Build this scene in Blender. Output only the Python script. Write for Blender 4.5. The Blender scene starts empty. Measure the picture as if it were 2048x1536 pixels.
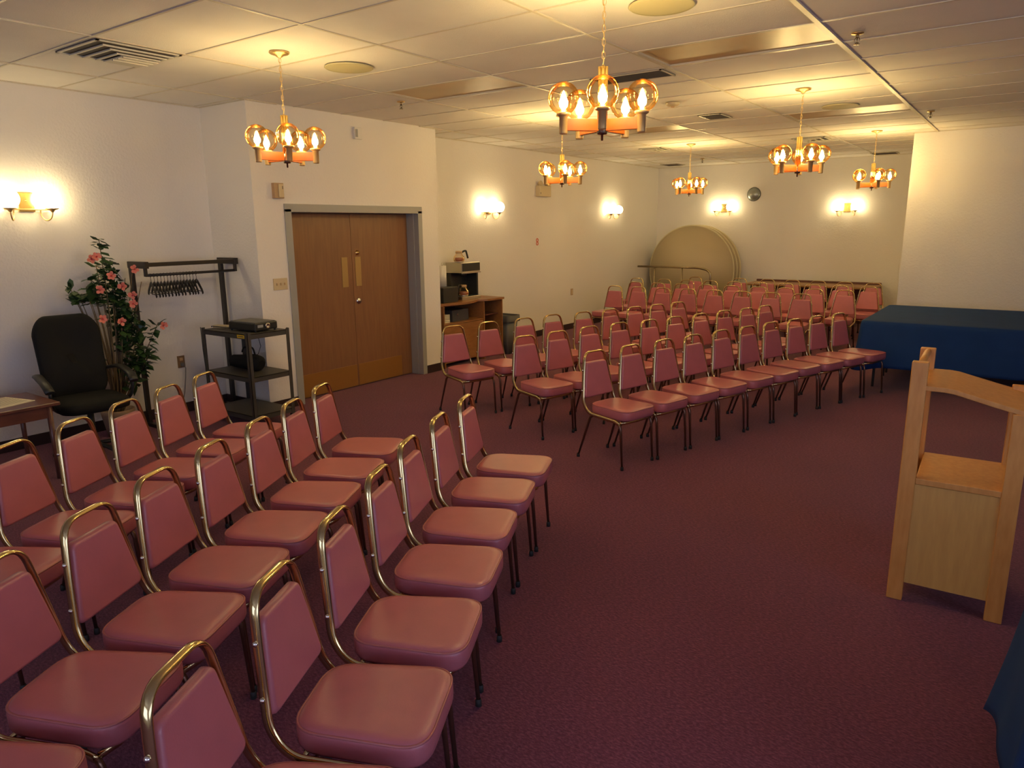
import bpy, bmesh, math, random
from mathutils import Vector, Matrix, noise
random.seed(7)
PI = math.pi
S = bpy.context.scene
COL = S.collection

# ------------------------------------------------------------------ camera
HC, ZC = 1.809, 2.974           # eye height, ceiling height
yaw, pitch, roll = 0.622440, 0.216517, -0.009766
cy_, sy_ = math.cos(yaw), math.sin(yaw)
fwd = Vector((-sy_*math.cos(pitch), cy_*math.cos(pitch), -math.sin(pitch)))
rt = Vector((cy_, sy_, 0)); up = rt.cross(fwd)
rt2 = rt*math.cos(roll) + up*math.sin(roll); up2 = -rt*math.sin(roll) + up*math.cos(roll)
cam = bpy.data.objects.new('camera', bpy.data.cameras.new('camera'))
COL.objects.link(cam); S.camera = cam
cam.matrix_world = Matrix(((rt2.x, up2.x, -fwd.x, 0), (rt2.y, up2.y, -fwd.y, 0), (rt2.z, up2.z, -fwd.z, HC), (0, 0, 0, 1)))
cam.data.sensor_width = 36; cam.data.lens = 1432.4/2048*36
cam.data.clip_start = .05; cam.data.clip_end = 100

# ------------------------------------------------------------------ world, daylight, exposure
W = bpy.data.worlds.new('world'); S.world = W; W.use_nodes = True
bg = W.node_tree.nodes['Background']; bg.inputs[0].default_value = (.60, .68, 1.0, 1); bg.inputs[1].default_value = 3.7
S.view_settings.view_transform = 'Standard'; S.view_settings.look = 'None'
S.view_settings.gamma = 1; S.view_settings.use_curve_mapping = False
S.view_settings.exposure = 0.04
BULB_W, SCONCE_E = 2.35, 20.0
LAMP_COL = (1.0, .77, .31)
# cool fill enters by an unseen window, assumed and added behind the camera
pl = bpy.data.lights.new('fill_portal', 'AREA'); pl.shape = 'RECTANGLE'; pl.size = 3.4; pl.size_y = 1.9
pl.cycles.is_portal = True
po = bpy.data.objects.new('fill_portal', pl); COL.objects.link(po)
po.location = (-.45, -3.98, 1.6); po.rotation_euler = (PI/2, 0, PI)
pl2 = pl.copy(); pl2.size = 5.8; pl2.size_y = 1.75; po2 = bpy.data.objects.new('fill_portal', pl2); COL.objects.link(po2)
po2.location = (4.28, -.3, 1.62); po2.rotation_euler = (PI/2, 0, PI/2)   # second assumed window, added unseen in the right wall for more cool fill

# ------------------------------------------------------------------ materials
MATS = {}
def mat(name, col, rough=.6, metal=0, spec=.5, noise_amt=0, noise_scale=8, bump=0, bump_scale=60, coat=0,
        stretch=None, col2=None, emit=None, estr=0):
    m = bpy.data.materials.new(name); m.use_nodes = True; nt = m.node_tree; b = nt.nodes['Principled BSDF']
    b.inputs['Base Color'].default_value = (*col, 1); b.inputs['Roughness'].default_value = rough
    b.inputs['Metallic'].default_value = metal; b.inputs['Specular IOR Level'].default_value = spec
    if coat: b.inputs['Coat Weight'].default_value = coat; b.inputs['Coat Roughness'].default_value = .15
    tc = nt.nodes.new('ShaderNodeTexCoord'); mp = nt.nodes.new('ShaderNodeMapping')
    nt.links.new(tc.outputs['Object'], mp.inputs[0])
    if stretch: mp.inputs['Scale'].default_value = stretch
    if noise_amt or col2:
        n = nt.nodes.new('ShaderNodeTexNoise'); n.inputs['Scale'].default_value = noise_scale; n.inputs['Detail'].default_value = 5
        nt.links.new(mp.outputs[0], n.inputs['Vector'])
        r = nt.nodes.new('ShaderNodeValToRGB')
        r.color_ramp.elements[0].position = .3; r.color_ramp.elements[1].position = .7
        c2 = col2 if col2 else tuple(c*(1-noise_amt) for c in col)
        r.color_ramp.elements[0].color = (*c2, 1); r.color_ramp.elements[1].color = (*col, 1)
        nt.links.new(n.outputs['Fac'], r.inputs[0]); nt.links.new(r.outputs[0], b.inputs['Base Color'])
    if bump:
        n2 = nt.nodes.new('ShaderNodeTexNoise'); n2.inputs['Scale'].default_value = bump_scale; n2.inputs['Detail'].default_value = 3
        nt.links.new(tc.outputs['Object'], n2.inputs['Vector'])
        bp = nt.nodes.new('ShaderNodeBump'); bp.inputs['Strength'].default_value = bump; bp.inputs['Distance'].default_value = .01
        nt.links.new(n2.outputs['Fac'], bp.inputs['Height']); nt.links.new(bp.outputs[0], b.inputs['Normal'])
    if emit: b.inputs['Emission Color'].default_value = (*emit, 1); b.inputs['Emission Strength'].default_value = estr
    MATS[name] = m; return m
M = MATS
mat('wall_paint', (.80, .76, .70), .65, bump=.35, bump_scale=45, spec=.3)
mat('ceiling_tile', (.85, .81, .75), .8, noise_amt=.05, noise_scale=3, bump=.2, bump_scale=160, spec=.2)
mat('ceiling_bar', (.62, .55, .42), .4, spec=.5)
mat('bar_stained', (.42, .34, .24), .6)
mat('vinyl', (.47, .140, .165), .36, spec=.5, noise_amt=.10, noise_scale=9, bump=.05, bump_scale=220)
mat('vinyl_welt', (.40, .12, .115), .4)
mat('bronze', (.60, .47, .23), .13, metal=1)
mat('bronze_carpet_reflection', (.20, .11, .075), .28, metal=.85)  # leg metal with the carpet's dark reflection put into its colour
mat('cap_steel', (.80, .78, .74), .2, metal=1)
mat('rubber', (.02, .02, .02), .7)
mat('underside', (.03, .02, .02), .8)
mat('door_wood', (.27, .125, .052), .42, stretch=(6, 6, .5), noise_scale=7, col2=(.22, .10, .045), bump=.03)
mat('kick_brass', (.36, .17, .04), .42, metal=.35)
mat('door_steel', (.34, .335, .31), .45)
mat('brass', (.85, .60, .22), .22, metal=1)
mat('brass_soft', (.80, .58, .26), .4, metal=1)
mat('antique', (.40, .32, .20), .25, metal=1)
mat('orange_wood', (.50, .115, .012), .4, noise_amt=.2, noise_scale=20)
mat('oak', (.70, .32, .075), .42, stretch=(3, 3, .6), noise_scale=14, col2=(.60, .25, .05), bump=.03)
mat('oak_ply', (.70, .38, .09), .5, stretch=(5, 5, .6), noise_scale=9, col2=(.62, .32, .07))
mat('desk_wood', (.34, .15, .05), .4, stretch=(4, .6, 4), noise_scale=10, col2=(.26, .11, .035))
mat('dark_wood', (.16, .06, .04), .3, stretch=(3, .6, 3), noise_scale=12, col2=(.11, .04, .03))
mat('table_wood', (.34, .16, .05), .4, stretch=(.6, 4, 4), noise_scale=10, col2=(.25, .11, .035))
mat('blue_cloth', (.012, .043, .155), .85, noise_amt=.12, noise_scale=5, bump=.15, bump_scale=300, spec=.15)
mat('black_fabric', (.012, .012, .011), .8, spec=.2, bump=.2, bump_scale=300)
mat('black_plastic', (.02, .02, .018), .42)
mat('rack_metal', (.035, .028, .022), .4, metal=.3)
mat('cart_metal', (.055, .05, .042), .5)
mat('beige_laminate', (.52, .42, .26), .5)
mat('beige_edge', (.62, .54, .34), .5)
mat('steel', (.55, .52, .46), .3, metal=1)
mat('white_plastic', (.75, .72, .66), .4)
mat('beige_plastic', (.62, .50, .30), .45)
mat('tan_plastic', (.50, .33, .17), .5)
mat('brown_plastic', (.22, .13, .06), .45)
mat('grey_plastic', (.13, .13, .13), .55)
mat('dark_grey', (.06, .055, .06), .5)
mat('paper', (.72, .66, .48), .7)
mat('ink', (.08, .07, .06), .7)
mat('yellow_label', (.65, .42, .02), .5)
mat('red_mark', (.60, .09, .04), .5)
mat('leaf', (.035, .085, .022), .45, noise_amt=.4, noise_scale=14)
mat('petal', (.80, .23, .16), .6, noise_amt=.15, noise_scale=30)
mat('petal_heart', (.55, .05, .06), .6)
mat('stem', (.16, .11, .05), .7)
mat('pot', (.30, .20, .13), .6)
mat('mirror_grey', (.30, .32, .30), .30, metal=.6)
mat('speaker_grille', (.56, .50, .28), .6, bump=.3, bump_scale=400)
mat('vent_dark', (.07, .055, .05), .7)
mat('vent_white', (.66, .62, .50), .45)
mat('troffer_lens', (.62, .42, .18), .38, noise_amt=.22, noise_scale=1.5, bump=.08, bump_scale=250, spec=.7)
mat('cup_brass', (.75, .50, .20), .34, metal=.55)
mat('dull_brass', (.42, .27, .10), .5, metal=.4)
mat('silver', (.72, .70, .68), .2, metal=1)
mat('pale_tube', (.70, .68, .60), .35)
mat('coffee_glass_liquid', (.30, .12, .08), .15)
mat('bulb_glow', (1, .9, .7), .5, emit=(1, .84, .50), estr=90)
mat('sconce_globe', (1, .95, .85), .4, emit=(1, .80, .42), estr=SCONCE_E)

# vinyl baseboard / carpet
mat('baseboard_vinyl', (.030, .014, .016), .5)
def carpet():
    m = bpy.data.materials.new('carpet'); m.use_nodes = True; nt = m.node_tree; b = nt.nodes['Principled BSDF']
    N = nt.nodes.new; L = nt.links.new
    tc = N('ShaderNodeTexCoord')
    n1 = N('ShaderNodeTexNoise'); n1.inputs['Scale'].default_value = 55; n1.inputs['Detail'].default_value = 4; n1.inputs['Roughness'].default_value = .75
    mp = N('ShaderNodeMapping'); mp.inputs['Rotation'].default_value = (0, 0, .6); mp.inputs['Scale'].default_value = (1, 2.2, 1)
    L(tc.outputs['Object'], mp.inputs[0]); L(mp.outputs[0], n1.inputs['Vector'])
    r1 = N('ShaderNodeValToRGB'); e = r1.color_ramp.elements
    e[0].position = .30; e[0].color = (.080, .016, .042, 1); e[1].position = .72; e[1].color = (.32, .100, .165, 1)
    x = r1.color_ramp.elements.new(.5); x.color = (.160, .036, .078, 1)
    L(n1.outputs['Fac'], r1.inputs[0])
    n2 = N('ShaderNodeTexNoise'); n2.inputs['Scale'].default_value = 1.3; n2.inputs['Detail'].default_value = 3
    L(tc.outputs['Object'], n2.inputs['Vector'])
    mx = N('ShaderNodeMix'); mx.data_type = 'RGBA'; mx.blend_type = 'MULTIPLY'; mx.inputs[0].default_value = .30
    L(r1.outputs[0], mx.inputs[6]); L(n2.outputs['Fac'], mx.inputs[7]); L(mx.outputs[2], b.inputs['Base Color'])
    b.inputs['Roughness'].default_value = .95; b.inputs['Specular IOR Level'].default_value = .1
    b.inputs['Sheen Weight'].default_value = .15
    bp = N('ShaderNodeBump'); bp.inputs['Strength'].default_value = .6; bp.inputs['Distance'].default_value = .008
    L(n1.outputs['Fac'], bp.inputs['Height']); L(bp.outputs[0], b.inputs['Normal']); M['carpet'] = m
carpet()
def glass(name, tint, gloss=.1):
    m = bpy.data.materials.new(name); m.use_nodes = True; nt = m.node_tree
    for n in list(nt.nodes):
        if n.type == 'BSDF_PRINCIPLED': nt.nodes.remove(n)
    out = [n for n in nt.nodes if n.type == 'OUTPUT_MATERIAL'][0]
    tr = nt.nodes.new('ShaderNodeBsdfTransparent'); gl = nt.nodes.new('ShaderNodeBsdfGlossy'); gl.inputs['Roughness'].default_value = .05
    gl.inputs['Color'].default_value = (1, .78, .45, 1)
    lw = nt.nodes.new('ShaderNodeLayerWeight'); lw.inputs['Blend'].default_value = .28
    rp = nt.nodes.new('ShaderNodeValToRGB'); rp.color_ramp.elements[0].color = (*tint, 1)
    rp.color_ramp.elements[1].color = (tint[0]*.98, tint[1]*.74, tint[2]*.34, 1); rp.color_ramp.elements[1].position = .8
    nt.links.new(lw.outputs['Facing'], rp.inputs[0]); nt.links.new(rp.outputs[0], tr.inputs[0])
    mx = nt.nodes.new('ShaderNodeMixShader'); ma = nt.nodes.new('ShaderNodeMath'); ma.operation = 'MULTIPLY'; ma.inputs[1].default_value = .6
    nt.links.new(lw.outputs['Fresnel'], ma.inputs[0]); nt.links.new(ma.outputs[0], mx.inputs[0])
    nt.links.new(tr.outputs[0], mx.inputs[1]); nt.links.new(gl.outputs[0], mx.inputs[2]); nt.links.new(mx.outputs[0], out.inputs[0])
    M[name] = m
glass('amber_glass', (.99, .95, .84)); glass('clear_glass', (.93, .90, .86))

# ------------------------------------------------------------------ mesh builder
class MB:
    def __init__(s): s.v = []; s.f = []; s.sm = []; s.mi = []; s.cur = 0; s.off = Matrix.Identity(4)
    def add(s, vs, fs, smooth=False):
        b = len(s.v); s.v += [tuple(s.off @ Vector(p)) for p in vs]
        for f in fs: s.f.append(tuple(b+i for i in f)); s.sm.append(smooth); s.mi.append(s.cur)
        return s
    def box(s, x0, x1, y0, y1, z0, z1):
        vs = [(x, y, z) for z in (z0, z1) for y in (y0, y1) for x in (x0, x1)]
        return s.add(vs, [(0, 2, 3, 1), (4, 5, 7, 6), (0, 1, 5, 4), (2, 6, 7, 3), (0, 4, 6, 2), (1, 3, 7, 5)])
    def quad(s, a, b, c, d): return s.add([a, b, c, d], [(0, 1, 2, 3)])
    def loft(s, rings, cap=True, smooth=True, closed=True):
        n = len(rings[0]); vs = [p for r in rings for p in r]; fs = []
        for i in range(len(rings)-1):
            for j in range(n if closed else n-1):
                k = (j+1) % n; fs.append((i*n+j, i*n+k, (i+1)*n+k, (i+1)*n+j))
        s.add(vs, fs, smooth)
        if cap:
            s.add(list(rings[0]), [tuple(reversed(range(n)))]); s.add(list(rings[-1]), [tuple(range(n))])
        return s
    def tube(s, pts, r, n=8, cap=True, flat=None, ref=None, closed=False):
        """sweep a round (or elliptical, flat=(a,b)) section; a lies along ref"""
        P = [Vector(p) for p in pts]; rings = []
        rr = r if isinstance(r, (list, tuple)) else [r]*len(P); prev = None
        for i, p in enumerate(P):
            if closed: t = (P[(i+1) % len(P)]-P[i-1])
            else: t = (P[min(i+1, len(P)-1)]-P[max(i-1, 0)])
            t = t.normalized() if t.length > 1e-9 else Vector((0, 0, 1))
            if ref is not None: a = Vector(ref)-t*Vector(ref).dot(t)
            elif prev is not None: a = prev-t*prev.dot(t)
            else: a = (Vector((0, 0, 1)) if abs(t.z) < .9 else Vector((1, 0, 0))); a = a-t*a.dot(t)
            a.normalize(); prev = a; b = t.cross(a)
            fa, fb = flat if flat else (1, 1)
            ph = PI/n if flat else 0
            rings.append([tuple(p+a*math.cos(2*PI*k/n+ph)*rr[i]*fa+b*math.sin(2*PI*k/n+ph)*rr[i]*fb) for k in range(n)])
        if closed: rings.append(rings[0]); cap = False
        return s.loft(rings, cap)
    def cyl(s, a, b, r, n=16, r2=None): return s.tube([a, b], [r, r if r2 is None else r2], n)
    def lathe(s, prof, n=20, c=(0, 0, 0), cap=False):
        rings = [[(c[0]+r*math.cos(2*PI*k/n), c[1]+r*math.sin(2*PI*k/n), c[2]+z) for k in range(n)] for r, z in prof]
        return s.loft(rings, cap)
    def sphere(s, c, r, n=16, sc=(1, 1, 1), t0=0, t1=PI):
        m = max(6, n//2)
        return s.lathe([(max(1e-4, r*math.sin(t0+(t1-t0)*i/m))*sc[0], -r*math.cos(t0+(t1-t0)*i/m)*sc[2]) for i in range(m+1)], n, c)
    def prism(s, poly, axis, a, b):
        def P(u, v, w): return {'x': (w, u, v), 'y': (u, w, v), 'z': (u, v, w)}[axis]
        n = len(poly); vs = [P(u, v, a) for u, v in poly]+[P(u, v, b) for u, v in poly]
        fs = [tuple(range(n)), tuple(range(2*n-1, n-1, -1))]+[(i, n+i, n+(i+1) % n, (i+1) % n) for i in range(n)]
        return s.add(vs, fs)
    def build(s, name, mats, parent=None, bevel=0, seg=2, loc=None, rz=None, sub=0):
        me = bpy.data.meshes.new(name); me.from_pydata(s.v, [], s.f)
        me.polygons.foreach_set('use_smooth', s.sm); me.polygons.foreach_set('material_index', s.mi)
        bm = bmesh.new(); bm.from_mesh(me)
        bmesh.ops.remove_doubles(bm, verts=bm.verts, dist=1e-5); bmesh.ops.recalc_face_normals(bm, faces=bm.faces)
        if bevel: bmesh.ops.bevel(bm, geom=list(bm.edges), offset=bevel, segments=seg, affect='EDGES', profile=.5, clamp_overlap=True)
        bm.to_mesh(me); bm.free()
        for m in (mats if isinstance(mats, (list, tuple)) else [mats]): me.materials.append(M[m])
        o = bpy.data.objects.new(name, me); COL.objects.link(o)
        if parent: o.parent = parent
        if loc is not None: o.location = loc
        if rz is not None: o.rotation_euler = (0, 0, rz)
        if sub:
            md = o.modifiers.new('sub', 'SUBSURF'); md.levels = sub; md.render_levels = sub
        return o
def thing(name, label, cat, loc=(0, 0, 0), rz=0, group=None):
    o = bpy.data.objects.new(name, None); COL.objects.link(o); o.location = loc; o.rotation_euler = (0, 0, rz)
    o.empty_display_size = .1
    return tag(o, label, cat, group)
def tag(o, label, cat, group=None):
    o['label'] = label; o['category'] = cat
    if group: o['group'] = group
    return o
def struct(o): o['kind'] = 'structure'; return o
KIDS = {}
def copy_tree(o, parent=None):
    c = o.copy(); COL.objects.link(c); c.parent = parent
    for ch in [x for x in bpy.data.objects if x.parent is o]: copy_tree(ch, c)
    return c
def arc(c, r, a0, a1, n, ax=('x', 'z')):
    out = []
    for i in range(n+1):
        a = a0+(a1-a0)*i/n; p = dict(zip('xyz', c)); p[ax[0]] += r*math.cos(a); p[ax[1]] += r*math.sin(a); out.append((p['x'], p['y'], p['z']))
    return out
def fillet(pts, r, n=5):
    P = [Vector(p) for p in pts]; out = [tuple(P[0])]
    rs = r if isinstance(r, (list, tuple)) else [r]*(len(P)-2)
    for i in range(1, len(P)-1):
        a = (P[i-1]-P[i]); b = (P[i+1]-P[i]); d = min(rs[i-1], a.length*.49, b.length*.49)
        p0 = P[i]+a.normalized()*d; p2 = P[i]+b.normalized()*d
        for k in range(n+1):
            t = k/n; out.append(tuple(p0*(1-t)**2+P[i]*2*t*(1-t)+p2*t*t))
    out.append(tuple(P[-1])); return out
def rrect(w, h, r, n=5):
    out = []
    for cx, cy, a0 in ((w-r, h-r, 0), (-w+r, h-r, PI/2), (-w+r, -h+r, PI), (w-r, -h+r, 1.5*PI)):
        for i in range(n+1): a = a0+PI/2*i/n; out.append((cx+r*math.cos(a), cy+r*math.sin(a)))
    return out

# ------------------------------------------------------------------ room shell
XL, XD, XF = -6.80, -6.06, -6.60        # left wall, door wall, far left wall
YJ, YK, YB, YR = 4.27, 6.90, 14.57, 11.28
XR, YS, XC = 4.3, -4.0, -1.46
T = .12
struct(MB().box(XL-.3, XR+.2, YS-.2, YB+.2, -.1, 0).build('floor', 'carpet'))
def wall(name, *boxes):
    m = MB()
    for b in boxes: m.box(*b)
    return struct(m.build(name, 'wall_paint'))
wall('wall_left', (XL-T, XL, YS, YJ, 0, ZC))
wall('wall_left_return', (XL-T, XD, YJ, YJ+T, 0, ZC))
DY0, DY1, DZ = 4.66, 6.56, 2.00          # door opening
wall('wall_door', (XD-T, XD, YJ+T, DY0, 0, ZC), (XD-T, XD, DY1, YK-T, 0, ZC), (XD-T, XD, DY0, DY1, DZ, ZC))
wall('wall_door_return', (XF-T, XD, YK-T, YK, 0, ZC))
wall('wall_far_left', (XF-T, XF, YK, YB, 0, ZC))
wall('wall_back', (XF-T, XC+T, YB, YB+T, 0, ZC))
wall('wall_back_return', (XC, XC+T, YR+T, YB, 0, ZC))
wall('wall_right_return', (XC, XR, YR, YR+T, 0, ZC))
wall('wall_right', (XR, XR+T, YS, -3.2, 0, ZC), (XR, XR+T, 2.6, YR+T, 0, ZC), (XR, XR+T, -3.2, 2.6, 0, .75), (XR, XR+T, -3.2, 2.6, 2.5, ZC))  # opening added out of view to let in cool fill
# unseen wall behind the camera, with an opening added for the cool fill
wall('wall_rear', (XL-T, -2.2, YS-T, YS, 0, ZC), (1.3, XR+T, YS-T, YS, 0, ZC), (-2.2, 1.3, YS-T, YS, 0, .65), (-2.2, 1.3, YS-T, YS, 2.55, ZC))
w = MB()
for x in (-2.2, -.45, 1.25): w.box(x, x+.05, YS-T, YS-.05, .65, 2.55)
w.box(-2.2, 1.3, YS-T, YS-.05, .65, .7).box(-2.2, 1.3, YS-T, YS-.05, 2.5, 2.55)
w = w.build('assumed_window_1', 'door_steel'); struct(w)  # frame of the assumed rear window
w = MB()
for y in (-3.2, -1.3, .65, 2.55): w.box(XR+.05, XR+T, y, y+.05, .75, 2.5)
w.box(XR+.05, XR+T, -3.2, 2.6, .75, .8).box(XR+.05, XR+T, -3.2, 2.6, 2.45, 2.5)
struct(w.build('assumed_window_2', 'door_steel'))  # frame of the assumed right-hand window
# ceiling with its lay-in grid; a few tiles are left out for the light panels and vents
GX, GY = -6.072, 1.766
HOLES = [(3, 5), (1, 5), (3, 11), (1, 11)]
c = MB(); c.box(XL-.3, XR+.2, YS-.2, YB+.2, ZC+.08, ZC+.16)
for i in range(-1, 9):
    for j in range(-10, 22):
        x0, y0 = GX+i*1.22, GY+j*.61; x1, y1 = x0+1.22, y0+.61
        if (i, j) in HOLES: continue
        x0, x1 = max(x0, XL-.1), min(x1, XR+.1); y0, y1 = max(y0, YS-.1), min(y1, YB+.1)
        if x1-x0 < .02 or y1-y0 < .02: continue
        c.box(x0+.006, x1-.006, y0+.006, y1-.006, ZC+.002+random.random()*.003, ZC+.022)
c.cur = 1
for i in range(0, 9):
    x = GX+i*1.22; hw = .016 if i == 4 else .0095; th = .007 if i == 4 else .003
    c.box(x-hw, x+hw, YS, YB, ZC-th, ZC+.012)
for j in range(-9, 22):
    y = GY+j*.61
    for i in range(-1, 9):
        c.box(max(GX+i*1.22, XL), min(GX+i*1.22+1.22, XR), y-.008, y+.008, ZC-.0015, ZC+.011)
struct(c.build('ceiling', ['ceiling_tile', 'ceiling_bar']))
# wall angle strip and baseboards
BH, BT = .10, .012
bb = [('left', XL, XL+BT, YS, YJ-BT), ('left_return', XL, XD+BT, YJ-BT, YJ), ('door_near', XD, XD+BT, YJ, DY0-.05), ('door_far', XD, XD+BT, DY1+.05, YK),
      ('door_return', XF, XD+BT, YK, YK+BT), ('far_left', XF, XF+BT, YK+BT, YB), ('back', XF+BT, XC, YB-BT, YB),
      ('back_return', XC-BT, XC, YR, YB-BT), ('right_return', XC-BT, XR, YR-BT, YR), ('right', XR-BT, XR, YS, YR-BT)]
for n, x0, x1, y0, y1 in bb: struct(MB().box(x0, x1, y0, y1, 0, BH).build('baseboard_'+n, 'baseboard_vinyl'))
k = 1
for n, x0, x1, y0, y1 in bb:
    g = .012
    struct(MB().box(x0 if x0 != XD or 1 else x0, x1+g*(x1-x0 < .05), y0, y1, ZC-.006, ZC+.004).build('trim_%d' % k, 'ceiling_bar')); k += 1

# ---- double door (door_1)
DR = XD-.17
d = MB(); fw_ = .05
d.box(DR-.05, XD+.012, DY0-fw_, DY0+.03, 0, DZ).box(DR-.05, XD+.012, DY1-.03, DY1+fw_-.01, 0, DZ).box(DR-.05, XD+.012, DY0-fw_, DY1+fw_-.01, DZ-.03, DZ+fw_)
d.box(DR-.05, XD-.06, DY0+.03, DY0+.045, 0, DZ-.03).box(DR-.05, XD-.06, DY1-.045, DY1-.03, 0, DZ-.03)
door = struct(d.build('door_1', 'door_steel', bevel=.003))
YM = (DY0+DY1)/2
for y0, y1, side in ((DY0+.047, YM-.002, 0), (YM+.002, DY1-.047, 1)):
    lf = MB().box(DR-.045, DR, y0, y1, .008, DZ-.034).build('door_leaf', 'door_wood', door, bevel=.002)
    ky0, ky1 = (y0+.02, y1-.012) if side == 0 else (y0+.012, y1-.18)
    MB().box(DR-.001, DR+.004, ky0, ky1, .015, .262).build('kick_plate', 'kick_brass', lf, bevel=.0015)
    py = (y1-.155) if side == 0 else (y0+.04)
    MB().box(DR-.001, DR+.005, py, py+.085, 1.16, 1.49).build('push_plate', 'dull_brass', lf, bevel=.002)
    if side == 1:
        b_ = MB(); b_.off = Matrix.Translation((DR, y0+.08, 1.535)) @ Matrix.Rotation(PI/2, 4, 'Y')
        b_.lathe([(.001, .022), (.014, .022), (.016, .016), (.028, .010), (.030, -.002)], 20)
        b_.build('deadbolt', 'brass', lf)
        b_ = MB(); b_.off = Matrix.Translation((DR, y0+.065, .99)) @ Matrix.Rotation(PI/2, 4, 'Y')
        b_.lathe([(.001, .014), (.030, .013), (.036, .004), (.036, -.002)], 24)
        b_.build('lock_plate', 'silver', lf)

# dark backing beyond the door leaves keeps the corridor closed
wall('wall_corridor', (DR-.30, DR-.24, DY0-.3, DY1+.3, 0, ZC))

# ------------------------------------------------------------------ wall and ceiling fittings
def wallbox(name, label, cat, x, y, z, w, h, dp, m, bev=.004):
    o = MB().box(0, dp, -w/2, w/2, -h/2, h/2).build(name, m, bevel=bev, loc=(x, y, z)); return tag(o, label, cat)
t = wallbox('thermostat', 'small tan thermostat box on the wall above the light switch', 'thermostat', XD, 4.54, 2.17, .11, .145, .045, 'tan_plastic')
MB().box(.045, .056, -.012, .045, -.062, .062).build('cover', 'beige_plastic', t, bevel=.003)
MB().box(.056, .058, .030, .036, .015, .045).build('lever', 'ink', t)
t = wallbox('wall_sensor', 'pale sensor box high on the wall above the double door', 'sensor', XD, 5.62, 2.80, .105, .12, .035, 'white_plastic')
MB().box(.035, .038, -.045, -.012, -.04, .04).build('sensor_window', 'door_steel', t)
t = wallbox('switch_plate', 'beige three-gang light switch plate left of the door frame', 'light switch', XD, 4.50, 1.27, .165, .115, .008, 'beige_plastic', .002)
for yy in (-.046, 0, .046): MB().box(.008, .018, yy-.005, yy+.005, -.011, .011).build('toggle', 'tan_plastic', t, bevel=.001)
t = wallbox('power_outlet', 'brown power outlet on the left wall behind the coat rack', 'power outlet', XL, 3.80, .52, .075, .12, .008, 'brown_plastic', .002)
for zz in (-.026, .026): MB().box(.008, .011, -.017, .017, zz-.015, zz+.015).build('socket', 'tan_plastic', t, bevel=.002)
t = tag(MB().tube([(XL+.03, 3.80, .49), (XL+.05, 3.815, .46), (XL+.03, 3.815, .36), (XL+.03, 3.79, .22), (XL+.02, 3.74, .03)], .004, 6).build('hanging_lead', 'grey_plastic'), 'thin grey cord hanging down from the brown wall outlet', 'cord')
MB().box(XL+.0115, XL+.035, 3.785, 3.815, .478, .512).build('plug', 'grey_plastic', t, bevel=.003)
t = wallbox('power_outlet', 'small outlet low on the far left wall beside the far chairs', 'power outlet', XF, 11.05, .66, .07, .115, .008, 'tan_plastic', .002)
MB().box(.008, .011, -.017, .017, -.04, .04).build('socket', 'beige_plastic', t, bevel=.002)
# emergency light
t = wallbox('emergency_light', 'beige emergency light box between the two far left sconces', 'emergency light', XF, 10.06, 2.36, .33, .17, .09, 'beige_plastic', .008)
for yy in (-.11, .11):
    h_ = MB(); h_.off = Matrix.Translation((.05, yy, .115)) @ Matrix.Rotation(PI/2-.3, 4, 'Y'); h_.lathe([(.001, -.04), (.022, -.036), (.04, .02), (.042, .03), (.036, .03), (.001, .024)], 16)
    h_.cyl((.03, 0, 0), (.005, 0, 0), .008)
    h_.build('lamp_head', 'beige_plastic', t)
MB().box(.09, .093, -.15, -.14, -.05, -.02).build('indicator', 'ink', t)
# small red sticker
m = MB()
for z in (.026, -.026):
    m.tube([(0.003, .026*math.cos(a), z+.026*math.sin(a)) for a in [2*PI*i/16 for i in range(16)]], .007, 6, closed=True)
tag(m.build('wall_sticker', 'red_mark', loc=(XF, 9.94, 1.56)), 'small red figure-eight mark on the far left wall', 'sticker')
# grey dome mirror
t = thing('dome_mirror', 'grey dome mirror on the back wall between the two sconces', 'mirror', (-4.57, YB, 2.38))
m = MB(); m.off = Matrix.Rotation(PI/2, 4, 'X'); m.sphere((0, 0, 0), .125, 28, (1, 1, .55), PI/2, PI); m.build('dome', 'mirror_grey', t)
m = MB(); m.off = Matrix.Rotation(PI/2, 4, 'X'); m.lathe([(.12, 0), (.134, .0), (.134, .012), (.124, .014)], 28); m.build('rim', 'grey_plastic', t)

def sconce(x, y, z, rz, label):
    t = thing('wall_sconce', label, 'wall lamp', (x, y, z), rz, 'two-globe wall sconces')
    MB().box(0, .018, -.062, .062, -.10, .055).build('backplate', 'brass', t, bevel=.004)
    MB().box(.018, .035, -.17, .17, -.088, -.074).build('crossbar', 'brass_soft', t, bevel=.003)
    m = MB(); m.off = Matrix.Rotation(PI/2, 4, 'Y'); m.sphere((.01, 0, .02), .008, 10); m.build('screw', 'antique', t)
    for s in (-1, 1):
        a = MB()
        pts = [(.028, s*.10, -.08)]+[(.058-.045*math.cos(q), s*(.10+.055*(1-math.cos(q))/2), -.10-.07*math.sin(q)) for q in [PI*i/10 for i in range(11)]]+[(.103, s*.155, -.088)]
        a.tube(pts, .0055, 8); a.build('arm', 'brass_soft', t)
        MB().lathe([(.006, -.105), (.012, -.10), (.020, -.088), (.048, -.078), (.050, -.072), (.03, -.072)], 20, (.103, s*.155, 0)).build('cup', 'brass_soft', t)
        g = MB().sphere((.103, s*.155, 0), .078, 24).build('globe', 'sconce_globe', t)
sconce(XL, 2.62, 2.065, 0, 'twin-globe brass sconce on the left wall above the black office chair')
sconce(XF, 8.62, 2.09, 0, 'twin-globe brass sconce on the wall above the coffee maker')
sconce(XF, 12.44, 2.10, 0, 'twin-globe brass sconce on the far left wall near the corner')
sconce(-5.15, YB, 2.15, -PI/2, 'twin-globe brass sconce on the back wall above the round tables')
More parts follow.
